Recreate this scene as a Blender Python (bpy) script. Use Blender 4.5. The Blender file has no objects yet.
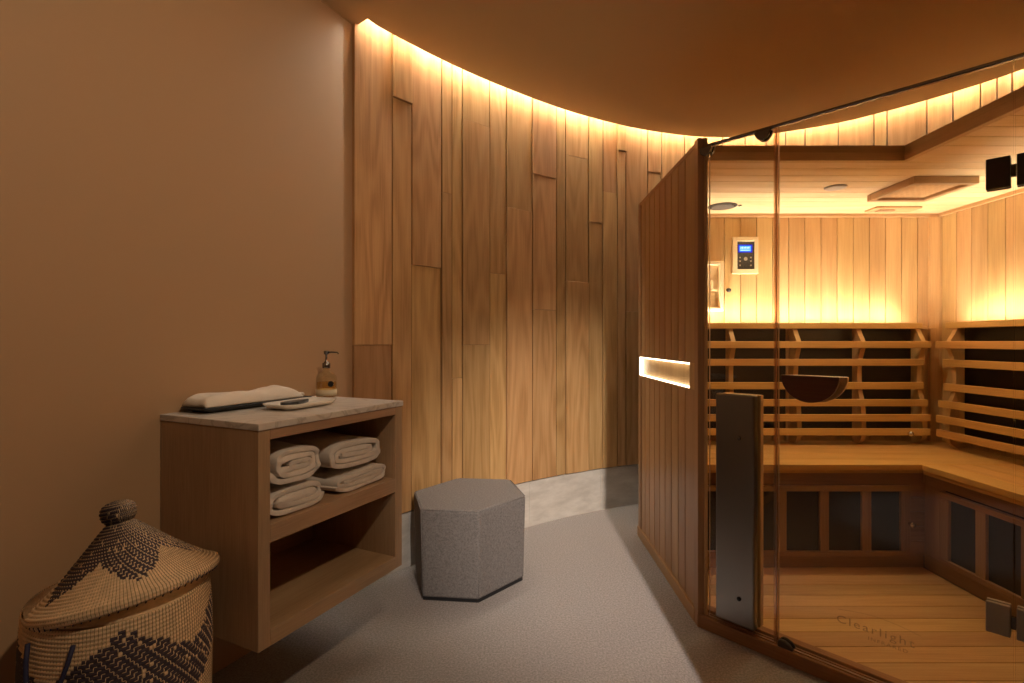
import bpy, bmesh, math, random
from mathutils import Vector, Matrix, noise
random.seed(7)
C = bpy.context.scene.collection
F, CX, CY, H = 520.0, 512.0, 341.5, 1.17
V = Vector

def at_z(px, py, z):
    d = (H - z) * F / (py - CY)
    return V(((px - CX) / F * d, d, z))

# ------------------------------------------------------------------ mesh builder
class MB:
    def __init__(s):
        s.v = []; s.f = []; s.uv = []; s.r = []; s.m = []; s.sm = []
    def face(s, pts, uvs=None, r=0.5, m=0, smooth=False):
        b = len(s.v); s.v += [tuple(p) for p in pts]
        s.f.append(tuple(range(b, b + len(pts))))
        s.uv += list(uvs) if uvs else [(p[0], p[1]) for p in pts]
        s.r.append(r); s.m.append(m); s.sm.append(smooth)
    def mesh(s, verts, faces, r=0.5, m=0, smooth=True, uvs=None, mats=None, rs=None):
        b = len(s.v); s.v += [tuple(p) for p in verts]
        for i, f in enumerate(faces):
            s.f.append(tuple(b + k for k in f))
            s.uv += [uvs[k] for k in f] if uvs else [(verts[k][0] + verts[k][1], verts[k][2]) for k in f]
            s.r.append(rs[i] if rs else r); s.m.append(mats[i] if mats else m); s.sm.append(smooth)
    def box(s, o, a, b, c, g=2, r=None, m=0):
        """box at o spanned by a, b, c; grain runs along vector number g"""
        o, a, b, c = V(o), V(a), V(b), V(c)
        if a.cross(b).dot(c) < 0: a, b = b, a; g = {0: 1, 1: 0, 2: 2}[g]
        if r is None: r = random.random()
        ax = [a, b, c]; L = [x.length for x in ax]
        base = len(s.v)
        cr = [o + a * i + b * j + c * k for k in (0, 1) for j in (0, 1) for i in (0, 1)]
        s.v += [tuple(p) for p in cr]
        fs = [((0, 2, 3, 1), 0, 1), ((4, 5, 7, 6), 0, 1), ((0, 1, 5, 4), 0, 2), ((2, 6, 7, 3), 0, 2), ((0, 4, 6, 2), 1, 2), ((1, 3, 7, 5), 1, 2)]
        for idx, p, q in fs:
            s.f.append(tuple(base + k for k in idx))
            for k in idx:
                co = (L[0] * (k & 1), L[1] * ((k >> 1) & 1), L[2] * ((k >> 2) & 1))
                if g == p: s.uv.append((co[q] + 0.003 * p, co[p]))
                elif g == q: s.uv.append((co[p], co[q]))
                else: s.uv.append((co[p], co[q] * 0.2))
            s.r.append(r); s.m.append(m); s.sm.append(False)
    def bx(s, x0, x1, y0, y1, z0, z1, g=2, r=None, m=0):
        s.box((x0, y0, z0), (x1 - x0, 0, 0), (0, y1 - y0, 0), (0, 0, z1 - z0), g, r, m)
    def lathe(s, prof, c=(0, 0, 0), n=32, axis=None, m=0, r=0.5, smooth=True):
        R = Matrix.Identity(3) if axis is None else V((0, 0, 1)).rotation_difference(V(axis)).to_matrix()
        c = V(c); vs = []; fs = []
        for (rr, z) in prof:
            for k in range(n):
                t = 2 * math.pi * k / n
                vs.append(c + R @ V((rr * math.cos(t), rr * math.sin(t), z)))
        for i in range(len(prof) - 1):
            for k in range(n):
                k2 = (k + 1) % n
                fs.append((i * n + k, i * n + k2, (i + 1) * n + k2, (i + 1) * n + k))
        if prof[0][0] > 1e-5: fs.append(tuple(range(n))[::-1])
        if prof[-1][0] > 1e-5: fs.append(tuple(range((len(prof) - 1) * n, len(prof) * n)))
        s.mesh(vs, fs, r=r, m=m, smooth=smooth)
    def tube(s, pts, rad, n=10, m=0, r=0.5):
        pts = [V(p) for p in pts]; vs = []; fs = []; up = V((0.1, 0.2, 1))
        for i, p in enumerate(pts):
            d = (pts[min(i + 1, len(pts) - 1)] - pts[max(i - 1, 0)]).normalized()
            x = d.cross(up)
            x = d.cross(V((1, 0, 0))) if x.length < 1e-3 else x
            x.normalize(); y = d.cross(x)
            q = rad[i] if isinstance(rad, (list, tuple)) else rad
            for k in range(n):
                t = 2 * math.pi * k / n
                vs.append(p + x * math.cos(t) * q + y * math.sin(t) * q)
        for i in range(len(pts) - 1):
            for k in range(n):
                k2 = (k + 1) % n
                fs.append((i * n + k, i * n + k2, (i + 1) * n + k2, (i + 1) * n + k))
        fs.append(tuple(range(n))[::-1]); fs.append(tuple(range((len(pts) - 1) * n, len(pts) * n)))
        s.mesh(vs, fs, m=m, r=r)
    def prism(s, poly, o, ex, ey, ez, g=0, r=None, m=0, smooth=False):
        """outline poly [(a,b)] in the ex/ey plane at o, extruded by vector ez"""
        if r is None: r = random.random()
        o, ex, ey, ez = V(o), V(ex), V(ey), V(ez); n = len(poly)
        lo = [o + ex * a + ey * b for a, b in poly]; hi = [p + ez for p in lo]
        uv = [((b, a) if g == 0 else (a, b)) for a, b in poly]
        s.mesh(lo + hi, [tuple(range(n))[::-1], tuple(range(n, 2 * n))] + [(i, (i + 1) % n, n + (i + 1) % n, n + i) for i in range(n)], r=r, m=m, smooth=False, uvs=uv + uv)
    def build(s, name, mats, parent=None, bevel=0, seg=1, auto=False):
        me = bpy.data.meshes.new(name); me.from_pydata(s.v, [], s.f)
        ul = me.uv_layers.new(name='UVMap')
        for i, uv in enumerate(s.uv): ul.data[i].uv = uv
        at = me.attributes.new('rnd', 'FLOAT', 'FACE')
        for i, r in enumerate(s.r): at.data[i].value = r
        for mt in (mats if isinstance(mats, (list, tuple)) else [mats]): me.materials.append(mt)
        for i, p in enumerate(me.polygons):
            p.material_index = s.m[i]; p.use_smooth = s.sm[i]
        bm = bmesh.new(); bm.from_mesh(me); bmesh.ops.recalc_face_normals(bm, faces=bm.faces); bm.to_mesh(me); bm.free()
        o = bpy.data.objects.new(name, me); C.objects.link(o)
        if parent is not None:
            o.parent = parent
            o.matrix_parent_inverse = parent_inv(parent)
        if bevel:
            b = o.modifiers.new('bevel', 'BEVEL'); b.width = bevel; b.segments = seg; b.limit_method = 'ANGLE'; b.angle_limit = 0.7
            b.harden_normals = False
        return o

def parent_inv(p):
    m = Matrix.Translation(p.location) if p.type == 'EMPTY' else Matrix.Identity(4)
    q = p
    return m.inverted()

def thing(name, label, cat, loc=(0, 0, 0), group=None):
    o = bpy.data.objects.new(name, None); C.objects.link(o); o.location = loc
    o.empty_display_size = 0.1
    o['label'] = label; o['category'] = cat
    if group: o['group'] = group
    return o
def tag(o, label, cat, group=None, kind=None):
    o['label'] = label; o['category'] = cat
    if group: o['group'] = group
    if kind: o['kind'] = kind
    return o
def struct(o, label):
    o['kind'] = 'structure'; o['label'] = label
    return o

# ------------------------------------------------------------------ materials
def srgb(r, g, b):
    f = lambda c: (c / 255 / 12.92) if c / 255 <= 0.04045 else ((c / 255 + 0.055) / 1.055) ** 2.4
    return (f(r), f(g), f(b), 1)
def newmat(name):
    m = bpy.data.materials.new(name); m.use_nodes = True
    nt = m.node_tree; nt.nodes.clear()
    out = nt.nodes.new('ShaderNodeOutputMaterial')
    return m, nt, out
def N(nt, t, **kw):
    n = nt.nodes.new(t)
    for k, v in kw.items():
        if k.startswith('i_'):
            key = k[2:]
            n.inputs[int(key) if key.isdigit() else key.replace('_', ' ')].default_value = v
        else: setattr(n, k, v)
    return n
def simple(name, col, rough=0.5, metal=0.0, bump=0.0, bscale=200, spec=0.5, var=0.0, vscale=8, sheen=0.0, coat=0.0, aniso=None):
    m, nt, out = newmat(name); L = nt.links.new
    p = N(nt, 'ShaderNodeBsdfPrincipled'); L(p.outputs[0], out.inputs[0])
    p.inputs['Base Color'].default_value = col; p.inputs['Roughness'].default_value = rough; p.inputs['Metallic'].default_value = metal
    p.inputs['Specular IOR Level'].default_value = spec
    if sheen: p.inputs['Sheen Weight'].default_value = sheen
    if coat: p.inputs['Coat Weight'].default_value = coat; p.inputs['Coat Roughness'].default_value = 0.1
    tc = N(nt, 'ShaderNodeTexCoord')
    if var:
        n = N(nt, 'ShaderNodeTexNoise'); n.inputs['Scale'].default_value = vscale; n.inputs['Detail'].default_value = 5
        L(tc.outputs['Object'], n.inputs['Vector'])
        mr = N(nt, 'ShaderNodeMapRange'); mr.inputs['To Min'].default_value = 1 - var; mr.inputs['To Max'].default_value = 1 + var
        mr.inputs['From Min'].default_value = 0.3; mr.inputs['From Max'].default_value = 0.7
        L(n.outputs[0], mr.inputs[0])
        mx = N(nt, 'ShaderNodeVectorMath', operation='SCALE'); mx.inputs[0].default_value = col[:3]
        L(mr.outputs[0], mx.inputs['Scale']); L(mx.outputs[0], p.inputs['Base Color'])
    if bump:
        n = N(nt, 'ShaderNodeTexNoise'); n.inputs['Scale'].default_value = bscale; n.inputs['Detail'].default_value = 4
        if aniso:
            mp = N(nt, 'ShaderNodeMapping'); mp.inputs['Scale'].default_value = aniso
            L(tc.outputs['Object'], mp.inputs[0]); L(mp.outputs[0], n.inputs['Vector'])
        else: L(tc.outputs['Object'], n.inputs['Vector'])
        b = N(nt, 'ShaderNodeBump'); b.inputs['Strength'].default_value = bump; b.inputs['Distance'].default_value = 0.002
        L(n.outputs[0], b.inputs['Height']); L(b.outputs[0], p.inputs['Normal'])
    return m
def wood(name, c1, c2, c3, rough=0.45, spec=0.4, tone=0.25, fig=1.0, scale=1.0, bump=0.15):
    """c1 dark grain, c2 middle, c3 light; UV: u across, v along the grain; rnd differs per board"""
    m, nt, out = newmat(name); L = nt.links.new
    p = N(nt, 'ShaderNodeBsdfPrincipled'); L(p.outputs[0], out.inputs[0])
    p.inputs['Roughness'].default_value = rough; p.inputs['Specular IOR Level'].default_value = spec
    uv = N(nt, 'ShaderNodeUVMap'); uv.uv_map = 'UVMap'
    rn = N(nt, 'ShaderNodeAttribute', attribute_name='rnd')
    sep = N(nt, 'ShaderNodeSeparateXYZ'); L(uv.outputs[0], sep.inputs[0])
    def vec(su, sv, sr):
        c = N(nt, 'ShaderNodeCombineXYZ')
        for i, (o, k) in enumerate(((sep.outputs[0], su), (sep.outputs[1], sv), (rn.outputs['Fac'], sr))):
            a = N(nt, 'ShaderNodeMath', operation='MULTIPLY'); L(o, a.inputs[0]); a.inputs[1].default_value = k; L(a.outputs[0], c.inputs[i])
        return c.outputs[0]
    # broad figure: contour rings of a stretched noise give cathedral patterns
    n1 = N(nt, 'ShaderNodeTexNoise'); n1.inputs['Scale'].default_value = 1; n1.inputs['Detail'].default_value = 1.5; n1.inputs['Roughness'].default_value = .4
    L(vec(7 * scale, 0.9 * scale, 53), n1.inputs['Vector'])
    mu = N(nt, 'ShaderNodeMath', operation='MULTIPLY'); L(n1.outputs[0], mu.inputs[0]); mu.inputs[1].default_value = 26 * fig
    si = N(nt, 'ShaderNodeMath', operation='SINE'); L(mu.outputs[0], si.inputs[0])
    r1 = N(nt, 'ShaderNodeMapRange'); L(si.outputs[0], r1.inputs[0]); r1.inputs['From Min'].default_value = -1; r1.inputs['To Min'].default_value = 0; r1.inputs['To Max'].default_value = 1
    n2 = N(nt, 'ShaderNodeTexNoise'); n2.inputs['Scale'].default_value = 1; n2.inputs['Detail'].default_value = 4
    L(vec(160 * scale, 5 * scale, 31), n2.inputs['Vector'])
    n3 = N(nt, 'ShaderNodeTexNoise'); n3.inputs['Scale'].default_value = 1; n3.inputs['Detail'].default_value = 2
    L(vec(9, 1.6, 17), n3.inputs['Vector'])
    a1 = N(nt, 'ShaderNodeMath', operation='MULTIPLY_ADD'); L(r1.outputs[0], a1.inputs[0]); a1.inputs[1].default_value = 0.19
    s2 = N(nt, 'ShaderNodeMath', operation='MULTIPLY'); L(n2.outputs[0], s2.inputs[0]); s2.inputs[1].default_value = 0.5; L(s2.outputs[0], a1.inputs[2])
    a2 = N(nt, 'ShaderNodeMath', operation='MULTIPLY_ADD'); L(n3.outputs[0], a2.inputs[0]); a2.inputs[1].default_value = 0.40; L(a1.outputs[0], a2.inputs[2])
    cr = N(nt, 'ShaderNodeValToRGB'); L(a2.outputs[0], cr.inputs[0])
    e = cr.color_ramp.elements; e[0].position = 0.30; e[0].color = c1; e[1].position = 0.80; e[1].color = c3
    k = e.new(0.54); k.color = c2
    wn = N(nt, 'ShaderNodeTexWhiteNoise', noise_dimensions='1D'); L(rn.outputs['Fac'], wn.inputs['W'])
    tr = N(nt, 'ShaderNodeMapRange'); L(wn.outputs['Value'], tr.inputs[0]); tr.inputs['To Min'].default_value = 1 - tone; tr.inputs['To Max'].default_value = 1 + tone * 0.8
    hs = N(nt, 'ShaderNodeHueSaturation'); L(cr.outputs[0], hs.inputs['Color']); L(tr.outputs[0], hs.inputs['Value'])
    hr = N(nt, 'ShaderNodeMapRange'); L(wn.outputs['Color'], hr.inputs[0]); hr.inputs['To Min'].default_value = 0.488; hr.inputs['To Max'].default_value = 0.508
    L(hr.outputs[0], hs.inputs['Hue'])
    L(hs.outputs[0], p.inputs['Base Color'])
    b = N(nt, 'ShaderNodeBump'); b.inputs['Strength'].default_value = bump; b.inputs['Distance'].default_value = 0.001
    L(n2.outputs[0], b.inputs['Height']); L(b.outputs[0], p.inputs['Normal'])
    return m
def emit(name, col, s):
    m, nt, out = newmat(name)
    e = N(nt, 'ShaderNodeEmission'); e.inputs[0].default_value = col; e.inputs[1].default_value = s
    nt.links.new(e.outputs[0], out.inputs[0]); return m
def glass(name, tint, refl=1.0, rough=0.0):
    m, nt, out = newmat(name); L = nt.links.new
    t = N(nt, 'ShaderNodeBsdfTransparent'); t.inputs[0].default_value = tint
    g = N(nt, 'ShaderNodeBsdfGlossy'); g.inputs['Roughness'].default_value = rough; g.inputs[0].default_value = (1, 1, 1, 1)
    lw = N(nt, 'ShaderNodeLayerWeight'); lw.inputs[0].default_value = 0.5
    pw = N(nt, 'ShaderNodeMath', operation='POWER'); L(lw.outputs['Facing'], pw.inputs[0]); pw.inputs[1].default_value = 5
    ma = N(nt, 'ShaderNodeMath', operation='MULTIPLY_ADD'); L(pw.outputs[0], ma.inputs[0]); ma.inputs[1].default_value = 0.95 * refl; ma.inputs[2].default_value = 0.042 * refl
    mx = N(nt, 'ShaderNodeMixShader'); L(ma.outputs[0], mx.inputs[0]); L(t.outputs[0], mx.inputs[1]); L(g.outputs[0], mx.inputs[2])
    L(mx.outputs[0], out.inputs[0]); return m
def marble(name):
    m, nt, out = newmat(name); L = nt.links.new
    p = N(nt, 'ShaderNodeBsdfPrincipled'); L(p.outputs[0], out.inputs[0]); p.inputs['Roughness'].default_value = 0.3
    tc = N(nt, 'ShaderNodeTexCoord')
    w = N(nt, 'ShaderNodeTexNoise'); w.inputs['Scale'].default_value = 5; w.inputs['Detail'].default_value = 6; w.inputs['Distortion'].default_value = 1.6
    L(tc.outputs['Object'], w.inputs['Vector'])
    cr = N(nt, 'ShaderNodeValToRGB'); L(w.outputs[0], cr.inputs[0]); e = cr.color_ramp.elements
    e[0].position = 0.40; e[0].color = (0.62, 0.56, 0.50, 1); e[1].position = 0.62; e[1].color = (0.60, 0.54, 0.49, 1)
    k = e.new(0.5); k.color = (0.44, 0.385, 0.34, 1); k = e.new(0.47); k.color = (0.60, 0.54, 0.48, 1); k = e.new(0.54); k.color = (0.61, 0.55, 0.5, 1)
    L(cr.outputs[0], p.inputs['Base Color']); return m
def stone(name, c1, c2):
    m, nt, out = newmat(name); L = nt.links.new
    p = N(nt, 'ShaderNodeBsdfPrincipled'); L(p.outputs[0], out.inputs[0]); p.inputs['Roughness'].default_value = 0.55
    tc = N(nt, 'ShaderNodeTexCoord'); mp = N(nt, 'ShaderNodeMapping'); mp.inputs['Scale'].default_value = (1, 1, 3); mp.inputs['Rotation'].default_value = (0.3, 0.4, 0)
    L(tc.outputs['Object'], mp.inputs[0])
    w = N(nt, 'ShaderNodeTexNoise'); w.inputs['Scale'].default_value = 6; w.inputs['Detail'].default_value = 8; w.inputs['Roughness'].default_value = .65
    L(mp.outputs[0], w.inputs['Vector'])
    cr = N(nt, 'ShaderNodeValToRGB'); L(w.outputs[0], cr.inputs[0]); e = cr.color_ramp.elements
    e[0].position = 0.35; e[0].color = c1; e[1].position = 0.65; e[1].color = c2
    L(cr.outputs[0], p.inputs['Base Color']); return m
def speckle(name, c1, c2, scale=350, rough=0.85, bump=0.4, big=0.06):
    m, nt, out = newmat(name); L = nt.links.new
    p = N(nt, 'ShaderNodeBsdfPrincipled'); L(p.outputs[0], out.inputs[0]); p.inputs['Roughness'].default_value = rough; p.inputs['Specular IOR Level'].default_value = 0.25
    tc = N(nt, 'ShaderNodeTexCoord')
    w = N(nt, 'ShaderNodeTexNoise'); w.inputs['Scale'].default_value = scale; w.inputs['Detail'].default_value = 2
    L(tc.outputs['Object'], w.inputs['Vector'])
    w2 = N(nt, 'ShaderNodeTexNoise'); w2.inputs['Scale'].default_value = scale / 4; w2.inputs['Detail'].default_value = 3
    L(tc.outputs['Object'], w2.inputs['Vector'])
    ad = N(nt, 'ShaderNodeMath', operation='MULTIPLY_ADD'); L(w2.outputs[0], ad.inputs[0]); ad.inputs[1].default_value = 0.5
    h = N(nt, 'ShaderNodeMath', operation='MULTIPLY'); L(w.outputs[0], h.inputs[0]); h.inputs[1].default_value = 0.5; L(h.outputs[0], ad.inputs[2])
    cr = N(nt, 'ShaderNodeValToRGB'); L(ad.outputs[0], cr.inputs[0]); e = cr.color_ramp.elements
    e[0].position = 0.40; e[0].color = c1; e[1].position = 0.60; e[1].color = c2
    L(cr.outputs[0], p.inputs['Base Color'])
    b = N(nt, 'ShaderNodeBump'); b.inputs['Strength'].default_value = bump; b.inputs['Distance'].default_value = 0.002
    L(w.outputs[0], b.inputs['Height']); L(b.outputs[0], p.inputs['Normal']); return m

WARM = (1.0, 0.94, 0.80, 1)
M = {}
M['wall_wood'] = wood('cedar_wall', (0.36, 0.195, 0.075, 1), (0.50, 0.29, 0.12, 1), (0.60, 0.37, 0.17, 1), rough=0.38, tone=0.17, fig=1.7)
M['sauna_wood'] = wood('sauna_wood', (0.46, 0.28, 0.12, 1), (0.57, 0.365, 0.165, 1), (0.66, 0.44, 0.215, 1), rough=0.5, tone=0.10, fig=0.7)
M['lit_roof_wood'] = wood('lit_roof_wood', (0.62, 0.44, 0.22, 1), (0.74, 0.55, 0.30, 1), (0.82, 0.64, 0.38, 1), rough=0.5, tone=0.08, fig=0.6)  # paler wood copy; strip light on the cabin ceiling put into the colour
M['pale_wood'] = wood('pale_wood', (0.72, 0.56, 0.34, 1), (0.80, 0.64, 0.40, 1), (0.86, 0.70, 0.46, 1), rough=0.5, tone=0.03, fig=0.4)
M['panel_wood'] = wood('panel_wood', (0.33, 0.19, 0.085, 1), (0.43, 0.26, 0.125, 1), (0.49, 0.31, 0.155, 1), rough=0.38, tone=0.10, fig=0.5)
M['shaded_wood'] = wood('under_bench_shade', (0.24, 0.135, 0.06, 1), (0.32, 0.19, 0.09, 1), (0.38, 0.235, 0.115, 1), rough=0.5, tone=0.10, fig=0.5)  # darker wood copy; shade under the benches put into the colour
M['curb_wood'] = wood('curb_wood', (0.24, 0.11, 0.05, 1), (0.34, 0.165, 0.075, 1), (0.40, 0.21, 0.10, 1), rough=0.35, tone=0.05, fig=0.3)
M['bench_wood'] = wood('bench_wood', (0.50, 0.28, 0.085, 1), (0.62, 0.37, 0.125, 1), (0.70, 0.44, 0.16, 1), rough=0.38, tone=0.06, fig=0.8)
M['floor_wood'] = wood('floor_wood', (0.44, 0.25, 0.10, 1), (0.60, 0.37, 0.16, 1), (0.70, 0.46, 0.21, 1), rough=0.42, tone=0.14, fig=0.5)
M['dark_wood'] = wood('dark_wood', (0.07, 0.026, 0.015, 1), (0.11, 0.042, 0.024, 1), (0.14, 0.06, 0.03, 1), rough=0.35, tone=0.05)
M['oak'] = wood('oak_veneer', (0.32, 0.195, 0.108, 1), (0.42, 0.27, 0.155, 1), (0.48, 0.32, 0.19, 1), rough=0.45, tone=0.04, fig=0.35, scale=1.6)
M['paint'] = simple('brown_paint', (0.48, 0.305, 0.175, 1), 0.55, bump=0.08, bscale=60, spec=0.3)
M['ceil'] = simple('ceiling_paint', (0.74, 0.55, 0.32, 1), 0.8, bump=0.05, bscale=40, spec=0.2)
M['backing'] = simple('backing', (0.03, 0.02, 0.012, 1), 0.9)
M['carpet'] = speckle('carpet', (0.22, 0.198, 0.19, 1), (0.40, 0.368, 0.355, 1), scale=520)
M['felt'] = speckle('grey_felt', (0.135, 0.122, 0.117, 1), (0.235, 0.215, 0.207, 1), scale=520, bump=0.3)
M['stone'] = stone('stone_base', (0.50, 0.46, 0.41, 1), (0.66, 0.62, 0.56, 1))
M['grout'] = simple('grout', (0.40, 0.36, 0.31, 1), 0.8)
M['marble'] = marble('marble_top')
M['towel'] = simple('terry', (0.74, 0.66, 0.60, 1), 0.95, bump=0.9, bscale=420, spec=0.1, sheen=0.3, var=0.05, vscale=40)
M['cloth'] = simple('linen_cloth', (0.76, 0.66, 0.56, 1), 0.9, bump=0.4, bscale=500, spec=0.1, sheen=0.2)
M['black'] = simple('black_plastic', (0.012, 0.012, 0.014, 1), 0.35)
M['slate'] = simple('slate', (0.02, 0.02, 0.022, 1), 0.5)
M['ceramic'] = simple('ceramic', (0.80, 0.73, 0.64, 1), 0.25, coat=0.4)
M['chrome'] = simple('chrome', (0.75, 0.73, 0.72, 1), 0.15, metal=1)
M['dark_chrome'] = simple('dark_chrome', (0.20, 0.19, 0.19, 1), 0.25, metal=1)
M['steel'] = simple('brushed_steel', (0.27, 0.265, 0.26, 1), 0.30, metal=1, bump=0.06, bscale=30, aniso=(30, 30, 0.6))
M['hinge'] = simple('hinge_plate', (0.40, 0.385, 0.37, 1), 0.38, metal=0.6)
M['hinge_black'] = simple('hinge_black', (0.06, 0.048, 0.04, 1), 0.35)
M['carbon'] = simple('carbon_heater', (0.012, 0.009, 0.007, 1), 0.28, var=0.3, vscale=30, bump=0.1, bscale=15)
M['glass'] = glass('clear_glass', (0.985, 0.985, 0.98, 1))
M['glass_edge'] = simple('glass_edge', (0.45, 0.33, 0.25, 1), 0.15, spec=0.8)
M['bottle'] = glass('bottle_glass', (0.93, 0.90, 0.80, 1), refl=1.6, rough=0.03)
M['soap'] = glass('soap_liquid', (0.93, 0.78, 0.50, 1), refl=1.0, rough=.1)
M['label'] = simple('paper_label', (0.62, 0.52, 0.36, 1), 0.6)
M['tan'] = simple('basket_straw', (0.78, 0.56, 0.34, 1), 0.7, bump=0.5, bscale=260, var=0.14, vscale=60)
M['navy'] = simple('basket_navy', (0.052, 0.035, 0.048, 1), 0.65, bump=0.5, bscale=260, var=0.25, vscale=60)
M['straw_gap_shade'] = simple('basket_gap_shade', (0.30, 0.19, 0.10, 1), 0.8)  # shade between stitches, painted as darker straw
M['rope'] = simple('navy_cord', (0.02, 0.02, 0.06, 1), 0.7, bump=0.8, bscale=150)
M['speaker_cloth'] = simple('speaker_cloth', (0.10, 0.085, 0.07, 1), 0.8)
M['seal'] = glass('door_seal', (0.86, 0.74, 0.64, 1), refl=3.0, rough=.12)
M['frost'] = None
M['led_cove'] = emit('led_cove', WARM, 120)
M['led_sauna'] = emit('led_sauna', (1.0, 0.92, 0.76, 1), 48)
M['led_slot'] = emit('led_slot', (1.0, 0.82, 0.55, 1), 6)
M['led_small'] = emit('led_small', (1.0, 0.78, 0.48, 1), 1.6)
M['screen'] = emit('lcd_screen', (0.10, 0.42, 1.0, 1), 1.6)
M['screen_rim'] = emit('lcd_rim', (0.02, 0.03, 0.9, 1), 0.9)
M['glyph'] = emit('lcd_glyph', (0.75, 0.95, 1.0, 1), 1.5)
M['key'] = simple('keypad_mark', (0.42, 0.34, 0.26, 1), 0.5)
def frost():
    m, nt, out = newmat('frosted_print'); L = nt.links.new
    t = N(nt, 'ShaderNodeBsdfTransparent'); d = N(nt, 'ShaderNodeBsdfDiffuse'); d.inputs[0].default_value = (0.9, 0.92, 0.95, 1)
    mx = N(nt, 'ShaderNodeMixShader'); mx.inputs[0].default_value = 0.22; L(t.outputs[0], mx.inputs[1]); L(d.outputs[0], mx.inputs[2]); L(mx.outputs[0], out.inputs[0])
    return m
M['frost'] = frost()

# ------------------------------------------------------------------ plan of the room
UL = V((0.4376, 0.8992, 0)); VL = V((0.8992, -0.4376, 0))      # along / out of the brown wall
WC = V((-0.743, 2.461, 0))                                       # corner of brown wall and curved wall
CEIL, SLOT = 2.66, 2.80
E = [(-.667, 2.40), (-.590, 2.508), (-.281, 2.837), (.102, 3.165), (.472, 3.425), (.911, 3.650), (1.378, 3.785), (1.75, 3.765), (2.18, 3.575), (2.428, 3.361), (2.638, 3.11), (2.80, 2.843), (2.95, 2.45), (3.02, 2.0), (3.03, 1.4), (3.03, 0.3)]
def crom(P, n=10):
    out = []
    for i in range(len(P) - 1):
        p0 = V(P[max(i - 1, 0)]); p1 = V(P[i]); p2 = V(P[i + 1]); p3 = V(P[min(i + 2, len(P) - 1)])
        for k in range(n):
            t = k / n
            out.append(0.5 * ((2 * p1) + (p2 - p0) * t + (2 * p0 - 5 * p1 + 4 * p2 - p3) * t * t + (3 * p1 - p0 - 3 * p2 + p3) * t ** 3))
    out.append(V(P[-1])); return out
EC = crom(E)
def offset(P, d):
    out = []
    for i, p in enumerate(P):
        t = (P[min(i + 1, len(P) - 1)] - P[max(i - 1, 0)]).normalized()
        out.append(p + V((-t.y, t.x)) * d)
    return out
WCV = offset(EC, 0.092)
class Curve:
    def __init__(s, P):
        s.P = P; s.L = [0]
        for a, b in zip(P, P[1:]): s.L.append(s.L[-1] + (b - a).length)
    def at(s, l):
        l = max(0, min(l, s.L[-1] - 1e-6))
        for i in range(len(s.P) - 1):
            if s.L[i + 1] >= l:
                t = (l - s.L[i]) / (s.L[i + 1] - s.L[i]); d = (s.P[i + 1] - s.P[i]).normalized()
                return s.P[i].lerp(s.P[i + 1], t), V((d.y, -d.x))     # point, normal towards the room
    def ray(s, px):
        k = (px - CX) / F
        for i in range(len(s.P) - 1):
            a, b = s.P[i], s.P[i + 1]
            fa, fb = a.x - k * a.y, b.x - k * b.y
            if fa * fb <= 0 and a.y > 0.5:
                return s.L[i] + (s.L[i + 1] - s.L[i]) * (abs(fa) / max(1e-9, abs(fa) + abs(fb)))
        return None
WL = Curve(WCV)

# floor
m = MB(); m.face([(-3.4, -2.6, 0), (3.3, -2.6, 0), (3.3, 4.2, 0), (-3.4, 4.2, 0)])
struct(m.build('floor', M['carpet']), 'grey beige speckled floor covering the whole room')
# brown wall, with thickness behind it
m = MB(); a = WC - UL * 5.6; b = WC + UL * 0.02
m.box(a, UL * 5.62, -VL * 0.12, (0, 0, SLOT), r=.5)
struct(m.build('wall_left', M['paint']), 'smooth brown painted wall behind the vanity and basket')
# dropped ceiling with its curved edge
m = MB(); pl = [V((WC.x, WC.y)), V((WC.x - UL.x * 5.5, WC.y - UL.y * 5.5)), V((3.03, -2.45))] + EC[::-1]
lo = [(p.x, p.y, CEIL) for p in pl]; hi = [(p.x, p.y, CEIL + .05) for p in pl]; n = len(pl)
m.mesh(lo + hi, [tuple(range(n)), tuple(range(n, 2 * n))[::-1]] + [(i, (i + 1) % n, n + (i + 1) % n, n + i) for i in range(n)], smooth=False)
struct(m.build('ceiling', M['ceil']), 'brown dropped ceiling with a long curved edge')
m = MB(); m.bx(-3.4, 3.3, -2.6, 4.2, SLOT, SLOT + .05)
struct(m.build('trim_slot_top', M['ceil']), 'closed top of the light slot above the curved wall')
# other walls
m = MB(); m.bx(-3.3, 3.2, -2.6, -2.5, 0, SLOT); struct(m.build('wall_front', M['paint']), 'brown wall across the room behind the viewpoint')
m = MB(); m.bx(.655, 3.12, .27, .35, 0, CEIL); struct(m.build('wall_return', M['paint']), 'short brown wall return beside the entrance')
# curved wall: backing shell, boards, stone base
m = MB(); P = offset(EC, 0.125)
for a, b in zip(P, P[1:]):
    d = (b - a); nn = V((-d.y, d.x)).normalized() * .03
    m.box((a.x, a.y, 0), (d.x, d.y, 0), (nn.x, nn.y, 0), (0, 0, SLOT))
back = struct(m.build('wall_back', M['backing']), 'curved wall clad in vertical cedar boards of mixed widths')
bounds = [(355.5, 390, [345]), (390, 410, [-102]), (410, 440, [267]), (440, 450.3, [194]), (450.3, 461, [378]), (461, 488.6, [124, 345]), (488.6, 505.5, [274]),
          (505.5, 531, [210]), (531, 555, [177, 310]), (555, 564.5, []), (564.5, 587.6, [158, 282]), (587.6, 601.7, [223]), (601.7, 616, [193]), (616, 624.6, [-152]),
          (624.6, 646.6, [312]), (646.6, 660.6, [173]), (660.6, 683.4, []), (683.4, 704, []), (704, 722, []), (722, 744.8, []), (744.8, 766, []), (766, 785.5, []), (785.5, 805, []),
          (805, 838.4, []), (838.4, 874.3, []), (874.3, 887.6, []), (887.6, 927.5, []), (927.5, 953.6, []), (953.6, 981.3, []), (981.3, 998, []), (998, 1013, []), (1013, 1040, [])]
segs = []
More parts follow.
